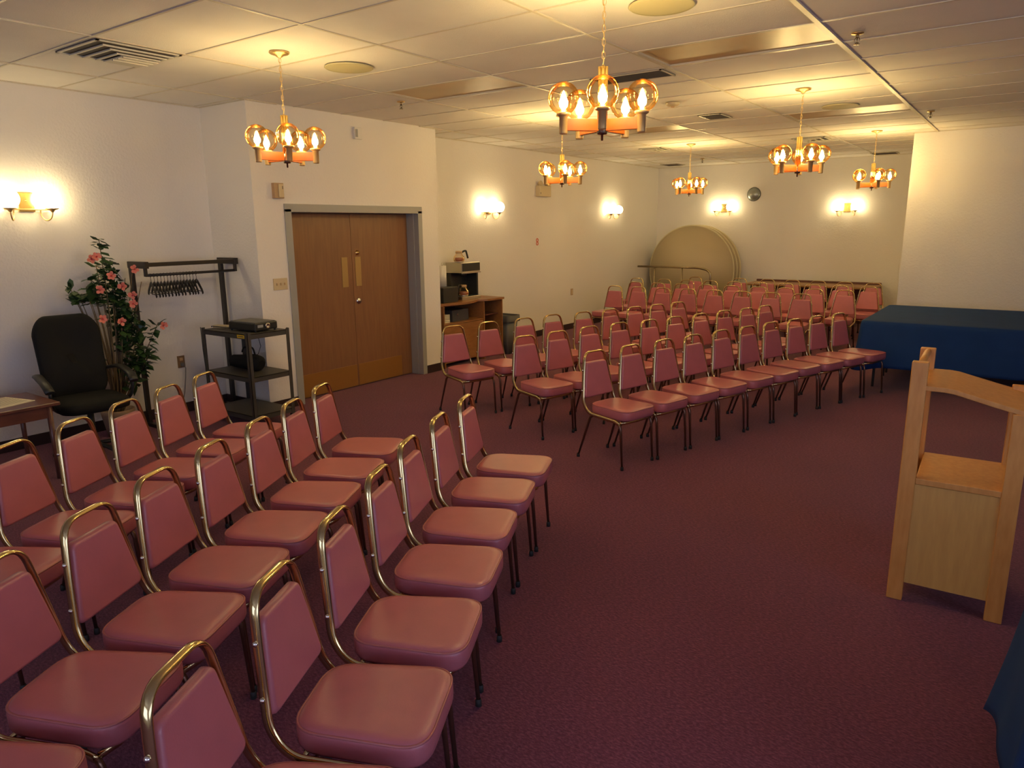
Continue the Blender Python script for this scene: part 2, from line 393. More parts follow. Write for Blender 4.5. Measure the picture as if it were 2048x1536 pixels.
sconce(-2.85, YB, 2.11, -PI/2, 'twin-globe brass sconce on the back wall nearest the right return')

# ---- chandeliers
CR = .20
def make_chandelier():
    t = thing('chandelier', 'x', 'chandelier', (0, 0, 0), 0, 'five-globe brass chandeliers')
    MB().lathe([(.002, 0), (.066, 0), (.068, -.006), (.058, -.014), (.03, -.020), (.014, -.034), (.003, -.036)], 28).build('canopy', 'brass_soft', t)
    ch = MB(); z = -.034; i = 0; zt = -.405
    while z > zt:
        L = .034; cz = z-L/2; pts = []
        for q in range(12):
            a = 2*PI*q/12; u = .0085*math.cos(a); v = (L/2+.002)*math.sin(a)
            pts.append((u if i % 2 else 0, 0 if i % 2 else u, cz+v))
        ch.tube(pts, .0016, 5, closed=True); z -= L-.004; i += 1
    ch.tube([(.004*math.sin(q*1.3), .004*math.cos(q*1.7), -.03-(.375)*q/24) for q in range(25)], .0018, 5)
    ch.build('chain', 'brass_soft', t)
    col = MB()
    for q in range(6):
        a = 2*PI*q/6; col.tube([(.017*math.cos(a), .017*math.sin(a), -.405), (.017*math.cos(a), .017*math.sin(a), -.66)], .0105, 10)
    col.cyl((0, 0, -.403), (0, 0, -.665), .016, 14); col.build('column', 'brass', t)
    MB().lathe([(.002, -.75), (.006, -.748), (.006, -.722), (.022, -.72), (.026, -.715), (.026, -.66), (.022, -.655), (.002, -.655)], 20).build('hub', 'antique', t)
    for q in range(5):
        a = 2*PI*q/5; R = Matrix.Rotation(a, 4, 'Z')
        m = MB(); m.off = R; m.box(.02, CR-.012, -.011, .011, -.705, -.648); m.build('arm', 'orange_wood', t, bevel=.002)
        x, y = CR*math.cos(a), CR*math.sin(a)
        MB().lathe([(.002, -.722), (.018, -.722), (.021, -.716), (.021, -.640), (.027, -.637), (.035, -.632), (.035, -.622), (.028, -.620), (.002, -.620)], 18, (x, y, 0)).build('socket_cup', 'cup_brass', t)
        r = .077; gz = -.622+.068
        g = MB().sphere((x, y, gz), r, 24, t0=.42).build('globe', 'amber_glass', t)
        b = MB().lathe([(.006, -.62), (.009, -.605), (.020, -.590), (.022, -.572), (.014, -.550), (.006, -.528), (.0005, -.518)], 12, (x, y, 0)).build('bulb', 'bulb_glow', g)
    return t
CH = [(-4.30, 3.33, 5, 'brass chandelier nearest the double door, hanging in the left foreground'),
      (-1.82, 3.33, 0, 'largest-looking brass chandelier in the photo, hanging at the upper centre'),
      (-4.30, 6.97, 10, 'brass chandelier hanging left of centre before the far left wall'),
      (-1.82, 7.01, 175, 'brass chandelier hanging to the right beyond the central ceiling bar'),
      (-4.30, 10.60, 175, 'farthest left brass chandelier, hanging before the leaning round tables'),
      (-1.82, 10.70, 165, 'farthest right brass chandelier, hanging beside the right return wall')]
proto = make_chandelier()
LB = bpy.data.lights.new('bulb_light', 'POINT'); LB.energy = BULB_W; LB.color = LAMP_COL; LB.shadow_soft_size = .016
for i, (x, y, a, lab) in enumerate(CH):
    c = proto if i == 0 else copy_tree(proto)
    base = math.atan2(-y, -x)                       # bearing of one arm, measured on the lamp itself
    c.location = (x, y, ZC); c.rotation_euler = (0, 0, base+math.radians(a)); c['label'] = lab
    for q in range(5):
        aa = 2*PI*q/5
        lo = bpy.data.objects.new('bulb_light', LB); COL.objects.link(lo); lo.parent = c
        lo.location = (CR*math.cos(aa), CR*math.sin(aa), -.50)

# ---- ceiling fittings
def troffer(x0, y0, label):
    t = thing('light_panel', label, 'ceiling light', (x0+.61, y0+.305, ZC), 0, 'unlit ceiling light panels')
    m = MB()
    m.box(-.60, .60, -.297, -.278, -.001, .03).box(-.60, .60, .278, .297, -.001, .03).box(-.60, -.58, -.278, .278, -.001, .03).box(.58, .60, -.278, .278, -.001, .03)
    m.build('frame', 'ceiling_bar', t)
    MB().box(-.58, .58, -.278, .278, .012, .018).build('diffuser', 'troffer_lens', t)
troffer(GX+3*1.22, GY+5*.61, 'amber-looking unlit light panel right of the large central chandelier')
troffer(GX+1*1.22, GY+5*.61, 'dull unlit light panel left of the large central chandelier')
troffer(GX+3*1.22, GY+11*.61, 'unlit light panel beyond the right-hand chandelier')
troffer(GX+1*1.22, GY+11*.61, 'unlit light panel glimpsed below and right of the central chandelier')
def diffuser(x, y, s, label, dirs=(1, 1)):
    t = thing('ceiling_vent', label, 'air vent', (x, y, ZC-.003), 0, 'ceiling air vents')
    MB().box(-s, s, -s, s, -.0005, .003).build('backing', 'vent_dark', t)
    m = MB(); e = .018
    m.box(-s, s, -s, -s+e, -.007, 0).box(-s, s, s-e, s, -.007, 0).box(-s, -s+e, -s, s, -.007, 0).box(s-e, s, -s, s, -.007, 0)
    m.build('frame', 'vent_white', t)
    m = MB()
    for k_ in range(3):                             # nested L-shaped louvres around the corner nearest the camera
        a = s-e-.055-k_*.085; w_ = .018
        m.prism([(-a, s-e), (-a, -a), (s-e, -a), (s-e, -a+w_), (-a+w_, -a+w_), (-a+w_, s-e)], 'z', -.014, -.006)
    q = s-e-.055-3*.085+.03
    m.box(-q, s-e, -q, s-e, -.016, -.008)
    for k_ in range(3): m.box(s-.15-k_*.07, s-.135-k_*.07, -q, s-e, -.024, -.015)
    o = m.build('louvre', 'vent_white', t); o.scale = (dirs[0], dirs[1], 1)
    return t
diffuser(-5.155, 2.69, .28, 'large multi-way air vent in the ceiling at the upper left', (-1, 1))
diffuser(-2.72, 11.10, .22, 'air vent in the ceiling behind the right-hand chandelier', (-1, 1))
diffuser(-5.00, 10.87, .19, 'air vent in the ceiling left of the farthest left chandelier', (-1, 1))
def grille(x, y, sx, sy, label):
    t = thing('ceiling_grille', label, 'air vent', (x, y, ZC-.003), 0, 'dark ceiling return grilles')
    MB().box(-sx, sx, -sy, sy, -.0005, .003).build('backing', 'vent_dark', t)
    m = MB(); e = .015
    m.box(-sx, sx, -sy, -sy+e, -.006, 0).box(-sx, sx, sy-e, sy, -.006, 0).box(-sx, -sx+e, -sy, sy, -.006, 0).box(sx-e, sx, -sy, sy, -.006, 0)
    m.build('frame', 'ceiling_bar', t)
    m = MB(); n = int(2*sy/.028)
    for i in range(1, n): m.box(-sx+e, sx-e, -sy+i*2*sy/n-.003, -sy+i*2*sy/n+.003, -.006, -.001)
    m.build('slats', 'vent_dark', t)
grille(-2.78, 5.57, .31, .14, 'dark grey return grille beside the amber light panel')
grille(-3.02, 8.10, .13, .19, 'small dark square grille near the middle of the ceiling')
grille(-6.0, 13.9, .18, .2, 'dark grille in the ceiling by the far left corner')
grille(-2.25, 14.15, .2, .2, 'dark grille in the ceiling behind the farthest right chandelier')
def ceiling_speaker(x, y, label):
    t = thing('ceiling_speaker', label, 'speaker', (x, y, ZC-.002), 0, 'round ceiling speakers')
    MB().lathe([(.175, 0), (.180, -.004), (.172, -.010), (.165, -.009)], 40).build('rim', 'speaker_grille', t)
    MB().lathe([(.0005, -.014), (.06, -.013), (.12, -.011), (.166, -.008)], 40).build('grille', 'speaker_grille', t)
ceiling_speaker(-4.28, 3.93, 'round beige ceiling speaker right of the left foreground chandelier')
ceiling_speaker(-1.79, 3.92, 'round beige ceiling speaker cut off at the top edge')
ceiling_speaker(-1.76, 8.22, 'round beige ceiling speaker beyond the right-hand chandelier')
def sprinkler(x, y, label):
    t = thing('sprinkler_head', label, 'sprinkler', (x, y, ZC-.002), 0, 'ceiling sprinkler heads')
    MB().lathe([(.001, 0), (.038, 0), (.036, -.007), (.014, -.011), (.001, -.011)], 20).build('escutcheon', 'brass_soft', t)
    m = MB().cyl((0, 0, -.01), (0, 0, -.03), .010, 10)
    for s in (-1, 1): m.tube([(s*.008, 0, -.028), (s*.016, 0, -.042), (s*.004, 0, -.066)], .003, 6)
    m.cyl((0, 0, -.03), (0, 0, -.062), .004, 8); m.lathe([(.001, -.066), (.019, -.066), (.019, -.069), (.001, -.070)], 14)
    m.build('body', 'antique', t)
sprinkler(-1.05, 5.21, 'sprinkler head right of the thick ceiling bar at upper right')
sprinkler(-1.06, 9.22, 'sprinkler head above the right return wall')
sprinkler(-5.02, 5.24, 'sprinkler head beside the dull light panel left of centre')
sprinkler(-5.04, 12.99, 'farthest sprinkler head between the far chandeliers')
t = thing('smoke_detector', 'cream smoke detector right of the large central chandelier', 'smoke detector', (-3.02, 6.94, ZC-.003))
MB().lathe([(.001, 0), (.07, 0), (.07, -.012), (.05, -.03), (.02, -.034), (.001, -.034)], 24).build('housing', 'beige_plastic', t)
MB().lathe([(.001, -.034), (.02, -.034), (.018, -.045), (.001, -.046)], 16).build('sensor_cap', 'tan_plastic', t)

# ------------------------------------------------------------------ banquet chairs
def make_chair():
    t = thing('banquet_chair', 'x', 'chair', (0, 0, 0), 0, 'rose vinyl banquet chairs')
    # back hoop that turns forward under the seat and ends in the front legs
    ctrl = []
    hx, hz = -.238, .838
    half = [(hx, 0, hz), (hx, .113, hz), (-.222, .138, .70), (-.190, .176, .455), (-.130, .179, .380), (.150, .180, .366), (.190, .180, .346)]
    left = [(x, -y, z) for x, y, z in reversed(half[1:])]
    rad = [.05, .08, .08, .045, .04]
    pts = fillet(left+half[1:], [.03, .05, .06, .06, .066, .066, .06, .06, .05, .03], 6)
    MB().tube(pts, 1, 10, flat=(.0150, .0080), ref=(1, 0, 0)).build('back_frame', 'bronze', t)
    for s in (-1, 1):
        p = fillet([(.185, s*.1795, .352), (.203, s*.180, .32), (.225, s*.180, .012)], .03, 4)
        o = MB().tube(p, [.0105]*(len(p)-1)+[.0080], 10).build('leg', 'bronze_carpet_reflection', t)
        MB().lathe([(.002, 0), (.0125, 0), (.0125, .022), (.009, .03)], 12, (.225, s*.180, 0)).build('glide', 'rubber', o)
        p = fillet([(-.06, s*.162, .370), (-.115, s*.167, .360), (-.235, s*.176, .012)], .03, 4)
        o = MB().tube(p, [.0105]*(len(p)-1)+[.0080], 10).build('leg', 'bronze_carpet_reflection', t)
        MB().lathe([(.002, 0), (.0125, 0), (.0125, .022), (.009, .03)], 12, (-.235, s*.176, 0)).build('glide', 'rubber', o)
        for (x, y, z) in ((-.224, .146, .70), (-.205, .170, .545)):      # bolt caps on the hoop's flank
            m = MB(); m.off = Matrix.Translation((x, s*y, z)) @ Matrix.Rotation(-s*PI/2, 4, 'X'); m.lathe([(.008, -.004), (.008, .003), (.004, .006), (.0005, .0065)], 10, cap=True)
            m.build('bolt', 'cap_steel', t)
    # frame band and stretcher below the seat
    m = MB(); fr = fillet([(-.10, -.16, .384), (-.10, .16, .384)], .01)
    m.tube([(.190, -.175, .356), (.215, -.12, .361), (.222, 0, .362), (.215, .12, .361), (.190, .175, .356)], 1, 8, flat=(.0125, .008), ref=(0, 0, 1))
    m.tube([(-.10, -.172, .372), (-.10, .172, .372)], .008, 8); m.build('seat_rail', 'bronze', t)
    # seat: rounded trapezoid cushion, softly crowned
    def outline(k, grow=0.0):
        P = []
        q = fillet([(.262, 0, 0), (.262, .188, 0), (-.150, .160, 0), (-.150, -.160, 0), (.262, -.188, 0), (.262, 0, 0)], [.10, .095, .095, .10], 7)
        q = q[:-1]
        cx = .056
        for x, y, _ in q:
            P.append((cx+(x-cx)*k, y*k))
        return P
    prof = [(.90, .378), (.965, .380), (.995, .392), (1.0, .412), (.998, .437), (.985, .449), (.955, .4545), (.90, .4585), (.84, .4600), (.80, .4605), (.79, .4605)]
    m = MB(); m.loft([[(x, y, z) for x, y in outline(kk)] for kk, z in prof], cap=True)
    seat = m.build('seat', 'vinyl', t)
    q = outline(.982)
    MB().tube([(x, y, .4495) for x, y in q], .0040, 6, closed=True).build('piping', 'vinyl_welt', seat)
    MB().box(-.11, .21, -.14, .14, .370, .380).build('seat_board', 'underside', t)
    # padded back
    m = MB(); rings = []
    def backpt(u, v):                                # u across -1..1, v up 0..1
        z = .488+v*.272; w_ = .166-.054*v; xx = -.196-.036*v; return xx, u*w_, z
    fr_ = []; n = 10
    def ring(k, off):
        out = []; zc = .624
        for x, y in rrect(1, 1, .16, 4):
            v = (y+1)/2; xx, yy, zz = backpt(x, v); out.append((xx+off, yy*k, zc+(zz-zc)*k))
        return out
    m.loft([ring(.93, -.013), ring(.99, -.010), ring(1, -.002), ring(1, .008), ring(.988, .0155), ring(.955, .0205), ring(.91, .0225), ring(.90, .0226)], cap=True)
    m.build('backrest', 'vinyl', t)
    return t
chair = make_chair(); chair_used = [False]
def place_chair(x, y, rz, label, group):
    c = chair if not chair_used[0] else copy_tree(chair)
    chair_used[0] = True
    # (x, y) is the middle of the back hoop's top; the origin sits on the floor between the feet
    c.location = (x+.238*math.cos(rz), y+.238*math.sin(rz), 0); c.rotation_euler = (0, 0, rz); c['label'] = label; c['group'] = group
    return c
ORD = ['first', 'second', 'third', 'fourth', 'fifth', 'sixth', 'seventh', 'eighth', 'ninth', 'tenth', 'eleventh']
K = 1.066                                             # rays meet the hoop tops at .845 m
def row(P, face, ref, rowname, group, start=0, k=K, blend=.65, total=None):
    px_ = py_ = 0
    P = [(x*k, y*k) for x, y in P]; n = len(P)
    # gentle smoothing of the row onto a parabola so that the chairs stay clear of one another
    def fit(vals):
        import numpy as np
        i = np.arange(n); c = np.polyfit(i, vals, 2 if n > 4 else 1); return np.polyval(c, i), np.polyval(np.polyder(c), i)
    fx, dx = fit([p[0] for p in P]); fy, dy = fit([p[1] for p in P])
    for i in range(n):
        x = fx[i]*(1-blend)+P[i][0]*blend; y = fy[i]*(1-blend)+P[i][1]*blend
        if i and math.hypot(x-px_, y-py_) < .402:      # keep neighbours from touching
            f_ = .402/math.hypot(x-px_, y-py_); x, y = px_+(x-px_)*f_, py_+(y-py_)*f_
        px_, py_ = x, y
        th = math.atan2(dy[i], dx[i])-PI/2 if face is None else face
        th += random.uniform(-.01, .01)
        j = i+start
        place_chair(float(x), float(y), float(th), 'rose vinyl chair, %s %s in the %s' % (ORD[j] if j < n+start-1 or n < 3 else 'last', ref, rowname), group)
row([(-1.498, .742), (-1.679, 1.141), (-1.871, 1.533), (-2.08, 1.945), (-2.28, 2.328), (-2.449, 2.739), (-2.595, 3.144)], None,
    'from the camera', 'front row of the foreground block', 'foreground block chairs', k=1, blend=.9)
row([(-2.25, .315), (-2.444, .70), (-2.619, 1.047), (-2.817, 1.398), (-2.997, 1.768), (-3.179, 2.151), (-3.37, 2.512), (-3.572, 2.894)], None,
    'from the camera', 'middle row of the foreground block', 'foreground block chairs', k=1, blend=.9)
row([(-3.59, .86), (-3.784, 1.239), (-3.983, 1.603), (-4.189, 1.965), (-4.375, 2.328), (-4.552, 2.691)], None,
    'from the camera', 'rear row of the foreground block', 'foreground block chairs', k=1, blend=.9)
row([(-2.57, 4.64), (-2.46, 5.01), (-2.35, 5.4), (-2.25, 5.75), (-2.15, 6.16), (-2.03, 6.51), (-1.94, 6.91), (-1.81, 7.27), (-1.69, 7.62), (-1.56, 7.94)], None,
    'from the left', 'front row of the middle block', 'middle block chairs')
row([(-3.42, 4.96), (-3.34, 5.34), (-3.27, 5.78), (-3.15, 6.15), (-2.99, 6.46), (-2.87, 6.81), (-2.74, 7.21), (-2.63, 7.62), (-2.51, 7.92), (-2.42, 8.33)], None,
    'from the left', 'second row of the middle block', 'middle block chairs')
row([(-4.35, 5.12), (-4.25, 5.52), (-4.12, 5.96), (-4.04, 6.35), (-3.87, 6.72), (-3.74, 7.1), (-3.61, 7.45), (-3.5, 7.81), (-3.41, 8.19)], None,
    'from the left', 'rear row of the middle block', 'middle block chairs')
row([(-5.51+.42*i, 10.62) for i in range(8)], -PI/2, 'from the left', 'front row of the far block', 'far block chairs', k=1)
row([(-5.58+.425*i, 11.52) for i in range(9)], -PI/2, 'from the left', 'second row of the far block', 'far block chairs', k=1)
row([(-5.97, 12.38), (-5.42, 12.38), (-4.98, 12.38), (-4.55, 12.38), (-4.13, 12.40), (-3.70, 12.42), (-3.27, 12.40), (-2.84, 12.38), (-2.42, 12.38), (-2.0, 12.36)], -PI/2, 'from the left', 'third row of the far block', 'far block chairs', k=1, blend=1)
row([(-5.14, 13.18), (-4.30, 13.2), (-3.80, 13.2), (-3.37, 13.2), (-2.94, 13.2), (-2.50, 13.15), (-2.06, 13.12)], -PI/2, 'from the left', 'rearmost row of the far block', 'far block chairs', k=1, blend=1)

# ------------------------------------------------------------------ lectern
t = thing('lectern', 'oak lectern with open side and sloping top, standing at the right', 'lectern', (-.39, 3.70, 0), math.radians(2))
for yy in (0, .44):
    MB().box(0, .068, yy, yy+.045, 0, 1.185).build('post', 'oak', t, bevel=.004)
    MB().box(.405, .475, yy, yy+.045, 0, .99 if yy == 0 else 1.035).build('post', 'oak', t, bevel=.004)
top = [(.030, 1.078), (.14, 1.078), (.18, 1.074), (.25, 1.056), (.34, 1.033), (.43, 1.012), (.475, 1.002)]
MB().prism(top+[(x, z-.024) for x, z in reversed(top)], 'y', .002, .483).build('sloping_top', 'oak', t, bevel=.003)
MB().box(.068, .405, .010, .028, .095, .60).build('side_panel', 'oak_ply', t)
MB().box(.068, .405, .457, .475, .095, .60).build('side_panel', 'oak_ply', t)
MB().box(.02, .038, .045, .44, .095, .62).build('front_panel', 'oak_ply', t)
m = MB(); m.box(.068, .455, .004, .48, .602, .632); m.build('shelf', 'oak', t, bevel=.003)
m = MB(); m.tube([(.034, .03, 1.168), (.034, .45, 1.168)], .016, 12); m.build('cross_rail', 'oak', t)

# ------------------------------------------------------------------ cloth covered tables
def folding_table(x0, x1, y0, y1, z, label, top='dark_wood'):
    t = thing('folding_table', label, 'table', ((x0+x1)/2, (y0+y1)/2, 0))
    a, b = (x1-x0)/2, (y1-y0)/2
    MB().box(-a, a, -b, b, z-.03, z).build('tabletop', top, t, bevel=.004)
    for sx in (-1, 1):
        for sy in (-1, 1):
            MB().tube([(sx*(a-.12), sy*(b-.1), 0), (sx*(a-.12), sy*(b-.1), z-.03)], .014, 10).build('leg', 'cart_metal', t)
    for sx in (-1, 1): MB().tube([(sx*(a-.12), -b+.1, .25), (sx*(a-.12), b-.1, .25)], .009, 8).build('stretcher', 'cart_metal', t)
    return t
folding_table(-1.42, 1.0, 9.66, 10.56, .745, 'folding table under the long blue cloth, rear one by the right wall')
folding_table(-1.42, 1.0, 8.72, 9.62, .745, 'folding table under the long blue cloth, nearer one by the right wall')
def drape(name, x0, x1, y0, y1, z, drop, seed, label, flare=.05, corner=.12, cdrop=.05, seg=.03, thick=.004):
    """one continuous sheet: flat top, rounded edge, skirt with soft folds and hanging corners"""
    rnd = random.Random(seed); ph = [rnd.uniform(0, 6.28) for _ in range(6)]
    a, b = (x1-x0)/2, (y1-y0)/2; r = .035
    base = []                                          # perimeter, counter-clockwise, with rounded corners
    for cx, cy, a0 in ((a-r, b-r, 0), (-a+r, b-r, PI/2), (-a+r, -b+r, PI), (a-r, -b+r, 1.5*PI)):
        for i in range(7): an = a0+PI/2*i/6; base.append((cx+r*math.cos(an), cy+r*math.sin(an), math.cos(an), math.sin(an), 1-abs(i-3)/3.0))
    per = []
    for i in range(len(base)):
        p, q = base[i], base[(i+1) % len(base)]; L = math.hypot(q[0]-p[0], q[1]-p[1]); n = max(1, int(L/seg))
        for k_ in range(n):
            f = k_/n; d = [p[j]*(1-f)+q[j]*f for j in range(5)]; l = math.hypot(d[2], d[3]); per.append((d[0], d[1], d[2]/l, d[3]/l, d[4] if n == 1 else 0))
    N_ = len(per); s_ = 0; ss = []
    for i in range(N_): ss.append(s_); j = (i+1) % N_; s_ += math.hypot(per[j][0]-per[i][0], per[j][1]-per[i][1])
    def cw(i):                                         # closeness to a corner
        x, y = per[i][0], per[i][1]; d = math.hypot(a-abs(x), b-abs(y)); return math.exp(-(d/.16)**2)
    rows = 14; rings = []
    for rr_ in range(6): k_ = rr_/6; rings.append([(x*k_, y*k_, z+.0) for x, y, _, _, _ in per])
    rings.append([(x*.985, y*.985, z) for x, y, _, _, _ in per])
    for q in range(rows+1):
        f = q/rows; R = []
        for i, (x, y, nx, ny, _) in enumerate(per):
            c_ = cw(i); s = ss[i]
            wv = .5*math.sin(s*9+ph[0])+.3*math.sin(s*17+ph[1])+.35*math.sin(s*4.1+ph[2])
            off = .008+f**1.3*(flare*(1+wv*.75)+corner*c_*.9)
            dz = drop*f+cdrop*c_*f
            if q == 0: off, dz = .002, .004
            R.append((x+nx*off, y+ny*off, max(z-dz, .03)))
        rings.append(R)
    m = MB(); n = N_; m.loft(rings[1:], cap=False)
    m.add([(0, 0, z)]+[rings[1][i] for i in range(n)], [(0, 1+i, 1+(i+1) % n) for i in range(n)], True)
    o = m.build(name, 'blue_cloth', loc=((x0+x1)/2, (y0+y1)/2, 0))
    md = o.modifiers.new('thick', 'SOLIDIFY'); md.thickness = thick; md.offset = 1
    return tag(o, label, 'tablecloth')
drape('tablecloth', -1.45, 1.03, 8.69, 10.59, .750, .50, 3, 'long dark blue tablecloth over the tables by the right wall', flare=.02, corner=.04)
t2 = folding_table(.18, 1.98, 2.05, 2.76, .745, 'folding table under the blue cloth at the right edge in the foreground')
drape('tablecloth', .15, 2.01, 2.02, 2.79, .750, .50, 8, 'bright blue tablecloth corner at the lower right edge, nearest the lectern', flare=.05, corner=.03, cdrop=.11)

# ------------------------------------------------------------------ far end: round tables on a cart, long wooden table
def round_table(y, label, x=-5.60, lean=0, z=.0):
    t = thing('round_table', label, 'table', (x, y, z), 0, 'round tabletops stored on edge')
    R = .90; m = MB(); m.off = Matrix.Translation((0, 0, R+.005)) @ Matrix.Rotation(lean, 4, 'X') @ Matrix.Rotation(PI/2, 4, 'X')
    m.lathe([(.002, -.012), (R-.02, -.012), (R-.02, .012), (.002, .012)], 72); m.build('tabletop', 'beige_laminate', t)
    m = MB(); m.off = Matrix.Translation((0, 0, R+.005)) @ Matrix.Rotation(lean, 4, 'X') @ Matrix.Rotation(PI/2, 4, 'X')
    m.lathe([(R-.021, -.015), (R-.004, -.015), (R, -.008), (R, .008), (R-.004, .015), (R-.021, .015)], 72); m.build('edge_band', 'beige_edge', t)
    for s in (-1, 1):                                  # folded tubular legs lying against the back of the top
        m = MB(); m.tube(fillet([(s*.35, .035, .35), (s*.35, .035, 1.4), (s*.12, .035, 1.4), (s*.12, .035, .35)], .05), .012, 8)
        m.build('leg', 'cart_metal', t)
round_table(14.06, 'beige round tabletop on edge, front one of the stored stack')
round_table(14.19, 'beige round tabletop on edge, middle one of the stored stack', -5.58)
round_table(14.32, 'beige round tabletop on edge, rear one by the back wall', -5.56)
t = thing('table_cart', 'dark tubular metal cart rail in front of the stored round tabletops', 'cart', (0, 0, 0))
m = MB(); m.tube(fillet([(-6.56, 13.62, .985), (-5.25, 13.62, .985), (-5.02, 13.62, .93), (-5.0, 13.62, .06)], [.10, .12], 8), .020, 10)
m.build('rail', 'antique', t)
for x in (-6.19, -5.60): MB().cyl((x, 13.62, .06), (x, 13.62, .975), .014, 10).build('upright', 'antique', t)
MB().tube([(-6.5, 13.62, .06), (-5.0, 13.62, .06)], .017, 10).build('base_rail', 'cart_metal', t)
for x in (-6.45, -5.05): MB().lathe([(.001, 0), (.02, .0), (.026, .02), (.02, .045), (.001, .045)], 12, (x, 13.62, 0)).build('caster', 'rubber', t)
folding_table(-4.36, -2.12, 13.58, 14.34, .72, 'long brown wooden table against the back wall behind the chairs', 'table_wood')
tag(MB().box(-4.36, -2.14, 14.38, 14.45, 0.0, .755).build('dark_panel', 'dark_wood', bevel=.004), 'dark upright panel standing behind the long brown table', 'board')  # dark upright panel that draws the dark line above the tabletop

# ------------------------------------------------------------------ coffee desk
t = thing('coffee_desk', 'brown wooden desk with open shelves standing against the far left wall', 'desk', (XF+.015, 6.95, 0))
D, Wd, Hd = .59, 1.24, .84
m = MB(); m.prism([(0, 0)]+[(D*.82+.10*math.sin(PI*i/12)*1.0, Wd*.62*i/12) for i in range(0, 13)]+[(D*.97, Wd*.70), (D, Wd*.75), (D, Wd), (0, Wd)], 'z', Hd-.03, Hd)
m.build('desktop', 'desk_wood', t, bevel=.003)
MB().box(0, D-.03, Wd-.022, Wd-.004, 0, Hd-.03).build('side_panel', 'desk_wood', t)
MB().box(0, D-.06, .0, .018, 0, Hd-.03).build('side_panel', 'desk_wood', t)
MB().box(0, D-.06, Wd-.40, Wd-.382, 0, Hd-.03).build('divider', 'desk_wood', t)
MB().box(0, .012, .018, Wd-.022, 0, Hd-.03).build('back_panel', 'dark_wood', t)
MB().box(.012, D-.07, .018, Wd-.40, .56, .578).build('shelf', 'desk_wood', t)
MB().box(.012, D-.10, Wd-.38, Wd-.022, .60, .615).build('shelf', 'dark_wood', t)
MB().box(D-.085, D-.07, .022, Wd-.405, .06, .555).build('cabinet_door', 'desk_wood', t, bevel=.002)
MB().sphere((D-.06, Wd-.46, .50), .011, 10).build('knob', 'silver', t)
m = MB(); m.prism([(.0, Hd)]+[(.0, Hd+.13)]+[(1.12-.12+.12*math.sin(PI/2*i/8), Hd+.01+.12*math.cos(PI/2*i/8)) for i in range(9)]+[(1.12, Hd)], 'x', 0, .018)
m.build('back_board', 'desk_wood', t, bevel=.002)
DX = XF+.015
# coffee maker
t = thing('coffee_maker', 'black and steel coffee maker standing on the brown desk', 'coffee maker', (-6.17, 7.47, Hd+.001))
MB().box(-.28, 0, 0, .40, .0, .045).build('base', 'steel', t, bevel=.004)
MB().box(-.28, -.20, .01, .39, .045, .36).build('column', 'black_plastic', t, bevel=.004)
MB().box(-.235, -.03, .36, .39, .045, .36).build('side_guard', 'black_plastic', t, bevel=.003)
MB().box(-.28, -.002, .0, .40, .36, .50).build('head', 'steel', t, bevel=.006)
MB().box(-.002, .006, .02, .39, .385, .49).build('front_cover', 'black_plastic', t, bevel=.002)
MB().box(-.002, .012, .0, .40, .355, .368).build('trim_strip', 'silver', t)
MB().lathe([(.02, .36), (.055, .36), (.05, .325), (.03, .31), (.001, .31)], 18, (-.12, .17, 0)).build('brew_basket', 'black_plastic', t)
def carafe(loc, rz, label, group='glass coffee carafes'):
    t = thing('coffee_carafe', label, 'coffee pot', loc, rz, group)
    MB().lathe([(.001, .002), (.055, .002), (.072, .018), (.078, .045), (.070, .075), (.046, .105), (.038, .125), (.042, .135)], 26).build('glass_bowl', 'clear_glass', t)
    MB().lathe([(.001, .006), (.053, .006), (.069, .020), (.0745, .045), (.071, .062), (.001, .062)], 22).build('coffee', 'coffee_glass_liquid', t)
    MB().lathe([(.042, .118), (.045, .118), (.047, .140), (.040, .150), (.001, .152)], 22).build('collar', 'tan_plastic', t)
    MB().lathe([(.001, 0), (.062, 0), (.070, .010), (.062, .012)], 22).build('base_band', 'silver', t)
    MB().tube(fillet([(0, .043, .132), (0, .075, .150), (0, .100, .152), (0, .125, .05)], .02), .013, 8).build('handle', 'black_plastic', t)
    return t
carafe((-6.31, 7.59, Hd+.502), -.6, 'glass coffee pot with black handle on top of the coffee maker')
carafe((-6.27, 7.62, Hd+.047), PI, 'glass coffee pot inside the coffee maker')
# airpot on a black box at the desk's left end
tag(MB().box(0, .30, 0, .30, 0, .20).build('black_box', 'black_plastic', loc=(-6.43, 7.04, Hd+.001), bevel=.006), 'black box on the desk left of the coffee maker', 'box')
t = thing('paper_towel_roll', 'pale upright roll standing beside the coffee maker', 'paper roll', (-6.30, 7.22, Hd+.202))
MB().lathe([(.018, .0), (.058, 0), (.058, .27), (.018, .27)], 26).build('roll', 'white_plastic', t)
MB().cyl((0, 0, 0), (0, 0, .31), .008).build('spindle', 'silver', t)
t = thing('cash_box', 'dark metal box on the open shelf of the desk', 'box', (DX+.12, 7.225, .579))
MB().box(0, .32, 0, .34, 0, .15).build('body', 'dark_grey', t, bevel=.004); MB().cyl((.32, .10, .09), (.33, .10, .09), .014).build('lock', 'silver', t)
m = MB()
for i in range(5): m.box(.02+random.uniform(-.01, .01), .30, .01, .19, i*.022, i*.022+.018)
tag(m.build('paper_stack', 'paper', loc=(DX+.14, 6.985, .579), bevel=.002), 'stack of pale paper packs on the desk shelf', 'paper')
